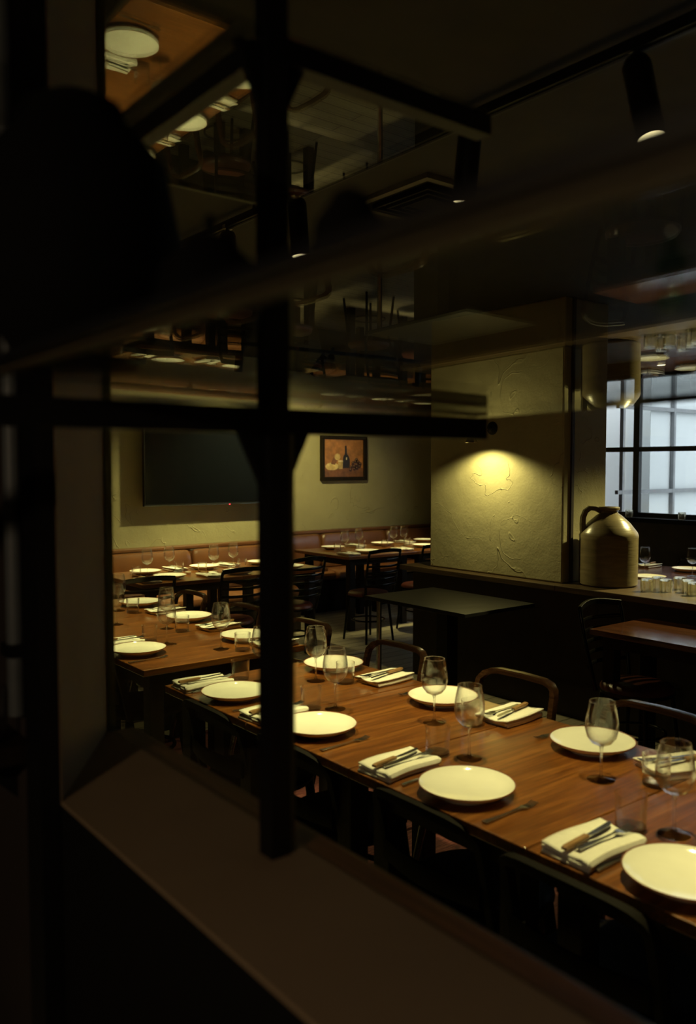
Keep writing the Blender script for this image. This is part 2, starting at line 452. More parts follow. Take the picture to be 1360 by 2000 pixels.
sh=gp(pane(.252,.985,-.6,.914,LG,.008,True),'lower_glass_shelf','shelf_glass')
MB().add([(.986-O.x,-.6-O.y,tz(.986,-.6,LG)-O.z),(.990-O.x,-.6-O.y,tz(.986,-.6,LG)-O.z),(.990-O.x,.90-O.y,tz(.986,.9,LG)-O.z),(.986-O.x,.90-O.y,tz(.986,.9,LG)-O.z),
 (.986-O.x,-.6-O.y,tz(.986,-.6,LG)+.009-O.z),(.990-O.x,-.6-O.y,tz(.986,-.6,LG)+.009-O.z),(.990-O.x,.90-O.y,tz(.986,.9,LG)+.009-O.z),(.986-O.x,.90-O.y,tz(.986,.9,LG)+.009-O.z)],
 [(0,3,2,1),(4,5,6,7),(0,1,5,4),(1,2,6,5),(2,3,7,6),(3,0,4,7)]).build('polished_edge','glass_edge',sh)
sh=gp(pane(.05,.99,.905,1.495,2.187,.008,False),'upper_glass_shelf','upper_shelf_glass')
wb(.05,.99,1.496,1.500,2.186,2.196).build('polished_edge','glass_edge',sh)
gl=MB().box(0,.008,0,.61,0,CEIL-1.145).build('glass_partition','pane_glass',loc=(.635,.932,1.14)); tag(gl,'clear upright glass pane between the post and the brown wall end','glass panel')
MB().box(-.003,.011,.611,.620,0,CEIL-1.145).build('pane_edge','glass_edge',gl)

# dark pots standing on the lower shelf, glass bottles at its right part
def pot(loc, r, h, label, knob=False):
    t=empty('dark_pot',loc); tag(t,label,'pot')
    MB().lathe([(0,0),(r*.55,0),(r*.85,h*.18),(r,h*.5),(r*.86,h*.78),(r*.5,h*.94),(r*.42,h)],32).build('body','clay_dark',t,smooth=True)
    k=MB().lathe([(0,h*1.05),(r*.2,h*1.05),(r*.44,h*1.0),(r*.44,h*.985),(0,h*.985)],24)
    if knob: k.lathe([(0,h*1.25),(r*.08,h*1.24),(r*.10,h*1.15),(r*.05,h*1.05),(0,h*1.05)],16)
    k.build('lid','clay_dark',t,smooth=True)
def lsz(x,y): return tz(x,y,LG)+.0085
pot((.305,.80,lsz(.305,.80)), .096,.245,'large dark round pot on the lower glass shelf, left of the post')
pot((.346,.62,lsz(.346,.62)), .045,.088,'small dark lidded pot with a knob on the lower glass shelf',True)
pot((.341,.43,lsz(.341,.43)), .026,.075,'smallest dark pot on the lower glass shelf, right of the post')
def bottle(loc,r,h,label):
    t=empty('glass_bottle',loc); tag(t,label,'bottle','glass bottles on the lower shelf')
    MB().lathe([(0,0),(r,0),(r,h*.6),(r*.9,h*.68),(r*.36,h*.8),(r*.34,h),(r*.26,h),(r*.28,h*.81),(r*.82,h*.67),(r*.88,h*.6),(r*.88,.006),(0,.006)],24).build('body','bottle_glass',t,smooth=True)
    MB().lathe([(0,h*1.06),(r*.3,h*1.05),(r*.3,h*.985),(0,h*.985)],16).build('stopper','steel',t,smooth=True)
bottle((.50,.30,lsz(.50,.30)),.010,.05,'small greenish glass bottle on the lower shelf, leftmost of three')
bottle((.53,.275,lsz(.53,.275)),.010,.05,'small greenish glass bottle on the lower shelf, middle of three')
bottle((.575,.26,lsz(.575,.26)),.012,.06,'small greenish glass bottle on the lower shelf, rightmost of three')

# ------------------------------------------------------------------ track lights
def track(p0,p1,label):
    t=MB(); p0=Vector(p0); p1=Vector(p1); d=p1-p0; L=d.length; an=math.atan2(d.y,d.x)
    t.box(0,L,-.018,.018,-.03,0)
    o=t.build('ceiling_track','black_metal',loc=p0,rz=an); tag(o,label,'light track')
    MB().box(0,L,-.006,.006,-.033,-.03).build('contact_strip','charcoal',o)
    for k in range(3): MB().box(L*(.1+.4*k)-.01,L*(.1+.4*k)+.01,-.01,.01,0,CEIL-p0.z).build('bracket','black_metal',o)
track((1.92,.3,2.72),(1.92,5.8,2.72),'long black light track running above the front dining tables')
track((2.0,6.3,2.72),(7.6,6.3,2.72),'black light track running across the room above the back tables')
track((6.2,1.6,2.72),(6.2,5.2,2.72),'black light track above the table by the window')
def head(base, target, watts, label, angle=64, length=.2, r=.036, blend=1.0):
    base=Vector(base); t=empty('track_spotlight',base); tag(t,label,'spotlight','spotlights on the ceiling tracks')
    d=(Vector(target)-base).normalized()
    q=d.to_track_quat('-Z','Y').to_matrix().to_4x4()
    MB().tube([(0,0,0),(0,0,-.05)],.009).build('stem','black_metal',t)
    MB().box(-.02,.02,-.012,.012,-.012,.005).build('adapter','steel' if watts>0 else 'black_metal',t)
    M=Matrix.Translation((0,0,-.04))@q
    MB().lathe([(0,.015),(r*.8,.015),(r,0),(r,-length),(r*.93,-length),(r*.9,-length+.012),(0,-length+.012)],28,M).build('barrel','black_metal',t,smooth=True)
    MB().lathe([(0,-length+.0005),(r*.9,-length+.0005),(r*.9,-length+.010),(0,-length+.010)],24,M).build('lens','lamp_glow',t)
    p=base+Vector((0,0,-.04))+d*(length+.015)
    spot(p,p+d,watts,angle,blend)
head((1.93,1.266,2.70),(1.86,.78,.76),23,'front black spotlight glowing at the top right of the room',72)
head((1.91,1.82,2.70),(2.0,2.15,.76),23,'black spotlight next along the track in front of the vent',72)
head((1.90,2.72,2.70),(1.97,2.6,.76),18,'dim black spotlight on the track above the post side of the front table')
head((1.92,3.9,2.70),(2.0,3.95,.76),34,'black spotlight above the near half of the second long table')
head((1.92,5.0,2.70),(2.0,4.9,.76),32,'black spotlight above the far half of the second long table')
head((1.92,3.28,2.70),(2.05,3.32,0.0),22,'added black spotlight brightening the floor between the two long table rows',40)  # extra spotlight, added to brighten the dark floor in the gap
head((1.92,.35,2.70),(2.0,.2,.76),18,'added black spotlight above the near end of the front table')  # out-of-view spotlight added for more light on the front table
head((2.9,6.3,2.70),(3.0,6.6,.76),36,'black spotlight above the left end of the banquette table')
head((3.8,6.3,2.70),(3.8,6.6,.76),36,'black spotlight above the right end of the banquette table')
head((4.70,6.3,2.70),(4.0,7.4,1.1),40,'black spotlight aimed at the wall below the television',85)
head((4.78,6.3,2.70),(5.6,8.1,1.6),28,'black spotlight aimed at the framed picture',70)
head((5.9,6.3,2.70),(5.9,6.9,.76),26,'black spotlight above the left part of the corner table')
head((6.9,6.3,2.70),(6.8,6.95,.76),26,'black spotlight above the right part of the corner table')
head((6.2,3.8,2.70),(6.2,3.75,.76),24,'black spotlight above the table by the window')
head((6.2,2.6,2.70),(4.85,2.75,.88),80,'black spotlight above the counter glasses')

# unseen bar-side lamp behind the viewer, added to brighten the sill
t=empty('added_bar_lamp',(-1.1,.1,CEIL+.12)); tag(t,'added small pendant lamp low on the bar side, lighting the sill','pendant lamp')
MB().tube([(0,0,-.12),(0,0,-.86)],.003,8).build('cord','black_metal',t)
MB().lathe([(.01,-.84),(.03,-.86),(.09,-.93),(.088,-.93),(.028,-.865),(.008,-.85)],28).build('shade','black_metal',t,smooth=True)
MB().lathe([(0,-.875),(.02,-.88),(.026,-.90),(.015,-.92),(0,-.925)],20).build('bulb','lamp_glow',t,smooth=True)
pl=bpy.data.lights.new('added_bar_light','POINT'); pl.energy=3.6; pl.color=(1,.74,.45); pl.shadow_soft_size=.03
po=bpy.data.objects.new('added_bar_light',pl); sc.collection.objects.link(po); po.location=(-1.1,.1,CEIL-.825)

# ------------------------------------------------------------------ sconce on the column
t=empty('wall_sconce',(4.53,4.08,1.92)); tag(t,'small round-plate wall sconce with a bell shade on the plastered column','wall lamp')
MR=Matrix.Rotation(-math.pi/2,4,'Y')
MB().lathe([(0,.018),(.02,.018),(.028,.012),(.044,.010),(.048,.002),(.048,0),(0,0)],32,MR).build('wall_plate','black_metal',t,smooth=True)
arc=[(-.015,0,0)]+[(-.12-.075*math.cos(a),0,.03+.05*math.sin(a)) for a in [math.radians(x) for x in range(205,60,-12)][::-1]][:0]+[(-.06,0,-.012),(-.10,0,-.01),(-.14,0,.01),(-.18,0,.015),(-.21,0,-.02),(-.215,0,-.05)]
MB().tube(arc,.006).build('arm','chrome',t,smooth=True)
MB().lathe([(.012,.02),(.018,.0),(.030,-.03),(.046,-.06),(.044,-.06),(.028,-.03),(.016,-.0),(.010,.018)],28,Matrix.Translation((-.215,0,-.045))).build('shade','chrome',t,smooth=True)
MB().lathe([(0,-.015),(.014,-.02),(.017,-.035),(.01,-.05),(0,-.054)],20,Matrix.Translation((-.215,0,-.045))).build('bulb','lamp_glow',t,smooth=True)
spot((4.315,4.08,1.82),(4.40,4.08,1.0),5.6,146,.45,WARM,.02)

# ------------------------------------------------------------------ television and picture
t=empty('television',(4.06,7.33,1.28)); tag(t,'large black flat television mounted on the plaster wall','television')
MB().box(-.725,.725,-.10,-.055,0,.83).build('cabinet','black_metal',t,bevel=.004)
MB().box(-.712,.712,-.102,-.10,.022,.818).build('screen','tv_screen',t)
MB().box(-.725,.725,-.104,-.10,0,.008).build('bottom_trim','steel',t)
MB().box(-.2,.2,-.055,.019,.2,.6).build('wall_bracket','black_metal',t)
MB().lathe([(0,0),(.004,0),(.004,.002),(0,.002)],10,Matrix.Translation((.17,-.104,.0))@Matrix.Rotation(math.pi/2,4,'X')).build('standby_light','red_led',t)
t=empty('framed_picture',(6.315,8.1,1.48)); tag(t,'framed still life picture of a wine bottle and grapes on the wall','picture')
PW,PH=.345,.54
m=MB(); b_=.045
for x0,x1,z0,z1 in ((-PW,PW,0,b_),(-PW,PW,PH-b_,PH),(-PW,-PW+b_,b_,PH-b_),(PW-b_,PW,b_,PH-b_)): m.box(x0,x1,-.05,-.005,z0,z1)
for x0,x1,z0,z1 in ((-PW,PW,0,.012),(-PW,PW,PH-.012,PH),(-PW,-PW+.012,.012,PH-.012),(PW-.012,PW,.012,PH-.012)): m.box(x0,x1,-.062,-.05,z0,z1)
m.build('frame','dark_wood',t,bevel=.004)
m=MB(); iw=PW-b_; y=-.03
m.box(-iw,iw,y,y+.01,b_,PH-b_)
def flat(pts,k,lay):
    m.cur=k; yy=y-.0006*lay
    m.add([(px_,yy,pz) for px_,pz in pts],[tuple(range(len(pts)))])
def ell(cx,cz,rx,rz,k,lay,n=20): flat([(cx+rx*math.cos(2*math.pi*i/n),cz+rz*math.sin(2*math.pi*i/n)) for i in range(n)],k,lay)
flat([(-iw,b_),(iw,b_),(iw,.15),(-iw,.17)],1,1)
ell(-.18,.17,.10,.045,6,2); ell(-.20,.155,.07,.03,3,3)
flat([(-.20,.20),(-.16,.28),(-.10,.31),(-.06,.29),(-.10,.24),(-.14,.19)],1,3); ell(-.10,.285,.045,.04,3,4)
flat([(-.02,.15),(.09,.15),(.09,.25),(.075,.29),(.045,.32),(.04,.42),(.015,.42),(.012,.32),(-.01,.29),(-.02,.25)],2,5)
flat([(.03,.25),(.045,.25),(.045,.28),(.03,.28)],7,6)
flat([(-.085,.14),(-.025,.14),(-.015,.235),(-.095,.235)],5,6); ell(-.055,.235,.04,.010,7,7)
for gx,gz in ((.16,.17),(.20,.19),(.24,.17),(.14,.21),(.18,.23),(.22,.22),(.16,.14),(.12,.17),(.20,.15),(.25,.20),(.10,.13),(.19,.25)): ell(gx,gz,.024,.024,4,8); ell(gx-.006,gz+.008,.006,.006,3,9,8)
m.build('canvas',['paint_bg','paint_table','paint_bottle','paint_bread','paint_grape','paint_glass','paint_cloth','paint_hi'],t)

# ------------------------------------------------------------------ banquettes
def banquette(x0,x1,vw,n,label,start=0):
    t=empty('leather_banquette',(x0,vw,0)); tag(t,label,'bench seat')
    L=x1-x0; vb=-.005
    MB().box(0,L,-.48,vb,0,.34).build('base','dark_wood',t)
    MB().box(0,L,-.10,vb,.42,.86).build('back_panel','leather',t)
    MB().box(0,L,-.115,vb,.862,.90).build('top_rail','leather',t,bevel=.01)
    wd=L/n
    def cush(i,y0,y1,z0,z1,name):
        mb=MB(); a=i*wd+.006; b=(i+1)*wd-.006
        n2=16; prof=[]
        for k in range(n2):
            th=2*math.pi*k/n2; ex=.75
            c_=math.copysign(abs(math.cos(th))**ex,math.cos(th)); s_=math.copysign(abs(math.sin(th))**ex,math.sin(th))
            prof.append((c_,s_))
        st=[(0,.7),(.008,.86),(.025,.97),(.06,1.0)]
        xs=[(a+d,s) for d,s in st]+[(b-d,s) for d,s in reversed(st)]
        vs=[];fs=[]
        cy,cz=(y0+y1)/2,(z0+z1)/2; hy,hz=(y1-y0)/2,(z1-z0)/2
        for x,s in xs:
            for c_,s_ in prof: vs.append((x,cy+hy*s*c_,cz+hz*s*s_))
        for q in range(len(xs)-1):
            for k in range(n2): fs.append((q*n2+k,q*n2+(k+1)%n2,(q+1)*n2+(k+1)%n2,(q+1)*n2+k))
        fs.append(tuple(range(n2-1,-1,-1))); fs.append(tuple((len(xs)-1)*n2+k for k in range(n2)))
        mb.add(vs,fs).build(name,'leather',t,smooth=True)
    for i in range(n): cush(i,-.50,-.09,.33,.47,'seat_cushion')
    for i in range(n): cush(i,-.19,-.09,.46,.862,'back_cushion')
banquette(.66,4.83,7.35,4,'long brown leather banquette below the television wall')
banquette(4.87,7.88,8.1,3,'brown leather banquette below the framed picture')

# ------------------------------------------------------------------ tables
def table_module(x0,x1,y0,y1,label,mat='table_wood',top=.76,th=.03,legs=True,cat='table',group=None,name='dining_table',lw=.035,inset=.05):
    cx,cy=(x0+x1)/2,(y0+y1)/2; a,b=(x1-x0)/2,(y1-y0)/2
    t=empty(name,(cx,cy,0)); tag(t,label,cat,group)
    MB().box(-a,a,-b,b,top-th,top).build('tabletop',mat,t,bevel=.003)
    MB().box(-a+inset,a-inset,-b+inset,-b+inset+.02,top-th-.07,top-th).box(-a+inset,a-inset,b-inset-.02,b-inset,top-th-.07,top-th).box(-a+inset,-a+inset+.02,-b+inset+.02,b-inset-.02,top-th-.07,top-th).box(a-inset-.02,a-inset,-b+inset+.02,b-inset-.02,top-th-.07,top-th).build('apron','dark_wood',t)
    for sx in (-1,1):
        for sy in (-1,1):
            X=sx*(a-inset-.001-lw); Y=sy*(b-inset-.001-lw)
            MB().box(X-lw,X+lw,Y-lw,Y+lw,0,top-th-.001).build('leg','dark_wood',t,bevel=.004)
    return t
G='wooden dining tables pushed into two long rows'
gap=.002
for y0,y1,lab in ((2.50,3.13,'wooden dining table at the far end of the front row, beside the post'),
                  (1.92,2.50,'wooden dining table of the front row, second from its far end'),
                  (1.255,1.92,'wooden dining table in the middle of the front row'),
                  (.59,1.255,'wooden dining table at the right edge of the view in the front row'),
                  (-.075,.59,'wooden dining table at the near end of the front row')):
    table_module(1.52,2.38,y0+gap,y1-gap,lab,group=G)
for y0,y1,lab in ((3.41,4.07,'thick wooden dining table at the near end of the second row'),
                  (4.07,4.73,'wooden dining table in the middle of the second row'),
                  (4.73,5.39,'wooden dining table at the far end of the second row')):
    table_module(1.56,2.42,y0+gap,y1-gap,lab,group=G)
table_module(2.70,3.57,5.90,6.74,'dark polished wooden table left in front of the television banquette',inset=.08)
table_module(3.574,4.44,5.90,6.74,'dark polished wooden table right in front of the television banquette',inset=.08)
table_module(5.13,6.06,6.48,7.42,'dark wooden table in front of the picture banquette, left one',inset=.08)
table_module(6.064,7.0,6.48,7.42,'dark wooden table in front of the picture banquette, partly behind the column',inset=.08)
table_module(5.70,6.9,3.2,4.4,'dark table behind the counter near the steel window','red_table_wood')
table_module(5.70,6.9,1.9,3.196,'dark table behind the counter at the right edge','red_table_wood')
t=table_module(3.89,4.42,1.75,2.784,'small red-brown table with a window sheen in front of the counter','red_table_wood')
# black square table on a centre post
t=empty('black_square_table',(4.01,4.0,0)); tag(t,'matt black table standing before the plastered column','table')
MB().box(-.328,.328,-.475,.475,.735,.76).build('tabletop','black_table',t,bevel=.003)
MB().box(-.05,.05,-.05,.05,.03,.735).build('post','black_metal',t)
MB().box(-.25,.25,-.25,.25,0,.03).build('foot_plate','black_metal',t)
MB().tube([(-.255,.405,0),(-.255,.405,.735)],.018).build('steel_leg','steel',t,smooth=True)
# big dark cabinet block between the tables
t=empty('counter',(4.43,0,0)); tag(t,'long dark wooden counter running beside the plastered column','counter')
MB().box(0,.68,-1.0,3.44,.84,.88).box(0,.68,3.44,4.95,.84,.879).build('worktop','counter_wood',t,bevel=.004)
# rug with a fringe
t=MB().box(-.75,.75,-1.55,1.55,.0005,.004).build('woven_rug','rug',loc=(2.92,3.08,0)); tag(t,'dark red patterned rug with fringed ends under the front tables','rug')
m=MB()
for k in range(150):
    x=-.745+k*.01; l=random.uniform(.05,.11); s=random.uniform(-.02,.02)
    m.add([(x-.004,-1.55,.003),(x+.004,-1.55,.003),(x+.004+s,-1.55-l,.002),(x-.004+s,-1.55-l,.002),(x,-1.55,.005),(x+s,-1.55-l,.004)],[(0,1,2,3),(0,4,5,3),(1,2,5,4)])
f=m.build('fringe','rug',t); 

# ------------------------------------------------------------------ chairs
def make_bentwood(H=.80, wd='bent_wood'):
    t=empty('bentwood_chair')
    MB().lathe([(0,.455),(.15,.462),(.19,.468),(.205,.462),(.21,.445),(.20,.425),(0,.425)],36).build('seat',wd,t,smooth=True)
    # hoop back: flat steam-bent band
    pts=[]
    W=.195
    for k in range(25):
        a=k/24
        if a<.3: s=a/.3; p=(-.155-.045*s,-W,.44+(H-.10-.44)*s)
        elif a>.7: s=(1-a)/.3; p=(-.155-.045*s,W,.44+(H-.10-.44)*s)
        else:
            th=math.pi*(a-.3)/.4; c=-math.cos(th); ss=math.sin(th)
            e=.45
            p=(-.20-.055*ss, W*math.copysign(abs(c)**e,c), (H-.10)+.10*abs(ss)**e)
        pts.append(p)
    MB().tube(pts,.012,12,w=.014,up=(1,0,0)).build('back_hoop',wd,t,smooth=True)
    inner=[(-.20-.03*math.sin(math.pi*k/12),-.185+.37*k/12,.55) for k in range(13)]
    MB().tube(inner,.008,8,w=.03,up=(0,0,1)).build('back_slat',wd,t,smooth=True)
    for sx,sy in ((1,1),(1,-1),(-1,1),(-1,-1)):
        MB().tube([(sx*.13,sy*.13,.44),(sx*.155,sy*.15,.22),(sx*.19,sy*.18,0)],[.019,.016,.012],12).build('leg',wd,t,smooth=True)
    MB().tube([(.155*math.cos(2*math.pi*k/28),.155*math.sin(2*math.pi*k/28),.24) for k in range(28)],.010,8,closed=True).build('ring_stretcher',wd,t,smooth=True)
    return Proto(t)
def make_ladder():
    t=empty('ladder_back_chair')
    MB().lathe([(0,.48),(.13,.478),(.18,.468),(.195,.45),(.195,.435),(0,.435)],32).build('seat','seat_red',t,smooth=True)
    MB().lathe([(.19,.438),(.20,.436),(.20,.42),(.18,.418),(.0,.418)],32).build('seat_frame','chair_metal',t,smooth=True)
    for s in (-1,1):
        MB().tube([(-.15,s*.16,.42),(-.19,s*.185,.62),(-.235,s*.19,.83),(-.245,s*.185,.865)],.012,10).build('back_post','chair_metal',t,smooth=True)
    for k,z in enumerate((.55,.61,.67,.73,.79)):
        x=-.175-(z-.5)*.20
        pts=[(x-.055*math.sin(math.pi*q/12),-.185+.37*q/12,z) for q in range(13)]
        MB().tube(pts,.004,8,w=.011,up=(0,0,1)).build('slat','chair_metal',t,smooth=True)
    pts=[(-.24-.055*math.sin(math.pi*q/12),-.19+.38*q/12,.862+.018*math.sin(math.pi*q/12)) for q in range(13)]
    MB().tube(pts,.009,10,w=.017,up=(0,0,1)).build('top_rail','chair_metal',t,smooth=True)
    for sx,sy in ((1,1),(1,-1),(-1,1),(-1,-1)):
        MB().tube([(sx*.13,sy*.13,.425),(sx*.17,sy*.165,.0)],[.013,.011],10).build('leg','chair_metal',t,smooth=True)
    MB().tube([(.155*math.cos(2*math.pi*k/28),.155*math.sin(2*math.pi*k/28),.20) for k in range(28)],.008,8,closed=True).build('ring_stretcher','chair_metal',t,smooth=True)
    return Proto(t)
bent=make_bentwood(); bent_low=make_bentwood(.745,'shaded_bent_wood'); lad=make_ladder()
PI=math.pi
# seat faces local +x, the back is at local -x
GB='bentwood chairs at the long dining tables'
for v,l in ((1.60,'bentwood chair with a hoop back behind the right plate of the front table'),
            (2.22,'bentwood chair whose hoop back stands behind the middle of the front table'),
            (2.95,'bentwood chair at the far side of the front table, beside the post'),
            (.92,'bentwood chair behind the front table at the right edge of the view')):
    bent.at((2.40,v,0.0045 if v>1.3 else 0),PI,l,'chair',GB)
for v,l in ((3.72,'bentwood chair behind the near end of the second table row'),
            (4.39,'bentwood chair with a lit side band behind the middle of the second row'),
            (5.07,'bentwood chair with a hoop back at the far end of the second row')):
    bent.at((2.44,v,0),PI,l,'chair',GB)
for v,l in ((.50,'bentwood chair at the camera side near the closest corner of the front table'),
            (1.12,'bentwood chair whose back overlaps the napkin at the camera side of the front table'),
            (1.62,'bentwood chair on the camera side below the large front plate'),
            (2.24,'bentwood chair on the camera side just right of the post'),
            (2.78,'bentwood chair on the camera side left of the post')):
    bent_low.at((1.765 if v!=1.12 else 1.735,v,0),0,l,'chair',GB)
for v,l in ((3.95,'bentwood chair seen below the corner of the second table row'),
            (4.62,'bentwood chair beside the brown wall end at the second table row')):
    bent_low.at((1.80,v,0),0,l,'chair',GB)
GL='ladder-back bistro chairs'
for x,y,rz,l in ((2.53,5.66,PI/2,'black slatted chair facing the left banquette table, partly behind the wine glasses'),
                 (3.33,5.72,PI/2,'black slatted chair in the centre before the television banquette'),
                 (4.12,6.02,PI/2+.12,'black slatted chair just right of the post with a lit top rail'),
                 (5.10,6.14,PI/2,'black slatted chair before the picture banquette table'),
                 (5.85,6.22,PI/2,'black slatted chair half hidden by the left edge of the column'),
                 (4.07,2.60,-PI/2,'black slatted chair with a red seat by the small table near the counter'),
                 ):
    lad.at((x,y,0),rz,l,'chair',GL)
for v,l in ((4.05,'bentwood chair with a rounded back behind the window table, left one'),(3.45,'bentwood chair with a rounded back behind the window table at the right edge')):
    bent.at((7.05,v,0),PI,l,'chair','bentwood chairs by the window')
# ------------------------------------------------------------------ tableware
def make_plate():
    t=empty('dinner_plate')
    R=.1325
    MB().lathe([(0,.013),(.090,.0135),(.112,.019),(.126,.0275),(R-.0015,.0315),(R-.003,.0290),(.118,.019),(.095,.008),(.082,.004),(.080,0),(.077,0),(.076,.005),(0,.005)],64).build('dish','plate_white',t,smooth=True)
    MB().tube([((R-.0012)*math.cos(2*PI*k/64),(R-.0012)*math.sin(2*PI*k/64),.0305) for k in range(64)],.0018,6,closed=True).build('rim','plate_rim',t,smooth=True)
    return Proto(t)
def make_wine():
    t=empty('wine_glass')
    b=[(.0045,.098),(.012,.1),(.028,.108),(.041,.125),(.0465,.148),(.0455,.172),(.041,.200),(.0355,.226)]
    inn=[(r-.0009,z+.0006) for r,z in b]; inn[0]=(0,.1015); inn[1]=(.010,.1025)
    MB().lathe([(.0,.098)]+b+inn[::-1],48).build('bowl','bowl_glass',t,smooth=True)
    MB().tube([((.0353)*math.cos(2*PI*k/48),.0353*math.sin(2*PI*k/48),.2262) for k in range(48)],.0008,6,closed=True).build('rim','stem_glass',t,smooth=True)
    MB().lathe([(0,.0978),(.0065,.0975),(.0042,.088),(.0034,.05),(.004,.018),(.008,.008),(.020,.0045),(.036,.003),(.0385,.0015),(.037,0),(0,0)],40).build('stem_and_foot','stem_glass',t,smooth=True)
    return Proto(t)
def make_tumbler():
    t=empty('water_tumbler')
    MB().lathe([(0,.010),(.0355,.0101),(.0365,.014),(.039,.088),(.0376,.088),(.0352,.014),(.034,.0115),(0,.0112)],40).build('wall','bowl_glass',t,smooth=True)
    MB().lathe([(0,0),(.0345,0),(.0365,.003),(.0367,.0095),(0,.0095)],40).build('base','stem_glass',t,smooth=True)
    return Proto(t)
def cutlery_fork():
    t=MB()
    st=[(-.095,.009,.004),(-.06,.0075,.0035),(-.01,.0042,.004),(.03,.0032,.0055),(.045,.006,.006),(.055,.0115,.0048),(.062,.012,.004)]
    vs=[];fs=[]
    for x,h,z in st:
        for s,dz in ((-1,-.001),(1,-.001),(1,.001),(-1,.001)): vs.append((x,s*h,z+dz))
    for i in range(len(st)-1):
        for k in range(4): fs.append((i*4+k,i*4+(k+1)%4,(i+1)*4+(k+1)%4,(i+1)*4+k))
    fs.append((0,1,2,3)); fs.append(tuple(len(vs)-4+k for k in range(4)))
    t.add(vs,fs)
    for k in range(4):
        y=-.0098+k*.00653
        t.tube([(.061,y,.004),(.078,y,.0035),(.100,y,.0085)],.0016,6)
    return t
def make_fork():
    return Proto(cutlery_fork().build('table_fork','steel',smooth=True))
def make_knife():
    t=empty('table_knife')
    MB().box(-.01,.0,-.004,.004,.003,.008).prism([(0,-.004),(.02,-.008),(.08,-.009),(.10,-.004),(.108,.004),(.10,.006),(0,.005)],.0045,.0062).build('blade','steel',t,bevel=.0005)
    MB().tube([(-.105,0,.006),(-.10,0,.006),(-.06,0,.006),(-.008,0,.006)],[.003,.0055,.005,.004],10,w=.008,up=(0,1,0)).build('handle','knife_wood',t,smooth=True)
    return Proto(t)
def make_steel_knife():
    t=empty('table_knife')
    MB().prism([(0,-.004),(.02,-.008),(.08,-.008),(.10,-.003),(.104,.004),(0,.005)],.0015,.003).build('blade','steel',t)
    MB().tube([(-.11,0,.004),(-.10,0,.004),(-.05,0,.004),(.002,0,.003)],[.002,.0034,.003,.0022],10,w=.006,up=(0,1,0)).build('handle','steel',t,smooth=True)
    return Proto(t)
def make_napkin(style):
    """folded cloth: one sheet section (y-z) folded over itself, extruded along x"""
    W=.066
    n=7; sec=[]; SH=(0,.010,.020) if style else (0,.004,.0)
    layers=3
    th=.0095 if style else .0085
    for L in range(layers):
        z=.004+L*th; d=1 if L%2==0 else -1
        for k in range(n):
            y=-W*d+2*W*d*k/(n-1); sec.append((y*(1-.10*L*style)+SH[L], z+(.0035*math.cos(math.pi*y/W/1.0)*(-1) if L==layers-1 else 0)))
        if L<layers-1:
            for a in (-50,0,50):
                aa=math.radians(a); sec.append((d*(W+.004*math.cos(aa)), z+th/2+th/2*math.sin(aa)))
    def fn(u,v):
        i=v*(len(sec)-1); a=int(min(len(sec)-2,math.floor(i))); f=i-a
        y=sec[a][0]*(1-f)+sec[a+1][0]*f; z=sec[a][1]*(1-f)+sec[a+1][1]*f
        x=-.105+.21*u
        w_=1-.0*u
        skew=.008*math.sin(3*u+z*200)
        return (x+skew*.5+(.006 if (a//n)%2 else -.004), y*w_+.005*math.sin(4.2*u), z+.0016*math.sin(5*u+y*12)*(.3+z*25))
    mb=MB(); mb.grid(fn,18,len(sec)-1)
    o=mb.build('folded_napkin','linen',smooth=True,solid=.0052)
    o.data.polygons.foreach_set('use_smooth',[True]*len(o.data.polygons))
    return Proto(o)
plate=make_plate(); wine=make_wine(); tum=make_tumbler(); fork=make_fork(); knife=make_knife(); sknife=make_steel_knife(); nap=[make_napkin(0),make_napkin(1)]
T=.760
ordn=['nearest the viewer','second from the right','third from the right','fourth from the right','fifth from the right']
def settings(tname, near, far, group, axis='v'):
    pass
def cloth(x,y,rz,st,where,g,cutl=True):
    nap[st].at((x,y,T),rz,'folded cream napkin '+where,'napkin','napkins '+g)
    z=T+(.0275 if st else .0255)
    c,s=math.cos(rz),math.sin(rz)
    knife.at((x-.012*s*-1+.0*c, y+.012*c, z+.001),rz+.10,'wooden-handled knife on the napkin '+where,'knife','wooden-handled knives '+g)
    fork.at((x+.012*s+.02*c, y-.018*c+.02*s, z+.001),rz-.05,'steel fork on the napkin '+where,'fork','forks on the napkins '+g)
# --- front table row
FT='on the front table'
near=[(.931,'at the right edge'),(1.572,'in the centre foreground'),(2.258,'crossed by the post'),(2.794,'left of the post')]
for v,wd in near:
    plate.at((1.655,v,T),random.random(),f'white plate {FT}, camera side, {wd}','plate','plates on the front table')
    fork.at((1.64,v-.165,T),.02+random.uniform(-.06,.06),f'fork right of the camera-side plate {wd} {FT}','fork','forks beside the front plates')
    sknife.at((1.66,v+.150,T),random.uniform(-.05,.05),f'knife left of the camera-side plate {wd} {FT}','knife','steel knives beside the front plates')
for v,wd,r in ((1.152,'camera side, between the two right plates',.0),(1.826,'camera side, left of centre plate',.08),(2.50,'camera side, behind the post',.1),(3.02,'at the far corner of the front table',.0)):
    cloth(1.635,v,r,0,wd+' '+FT if 'front table' not in wd else wd,'on the camera side of the front table')
far=[(1.582,'at the right'),(2.25,'in the middle'),(2.931,'next to the post'),(.91,'at the near end')]
for v,wd in far:
    plate.at((2.235,v,T),random.random(),f'white plate {FT}, far side, {wd}','plate','plates on the front table')
    if v>1: fork.at((2.26,v+.165,T),PI+random.uniform(-.08,.08),f'fork beside the far-side plate {wd} {FT}','fork','forks beside the front plates')
for v,wd,r in ((1.31,'far side, behind the right glass',-.35),(1.955,'far side, right of middle plate',.1),(2.63,'far side, between left and middle plates',.1)):
    cloth(2.275,v,PI+r,1,wd+' '+FT,'on the far side of the front table')
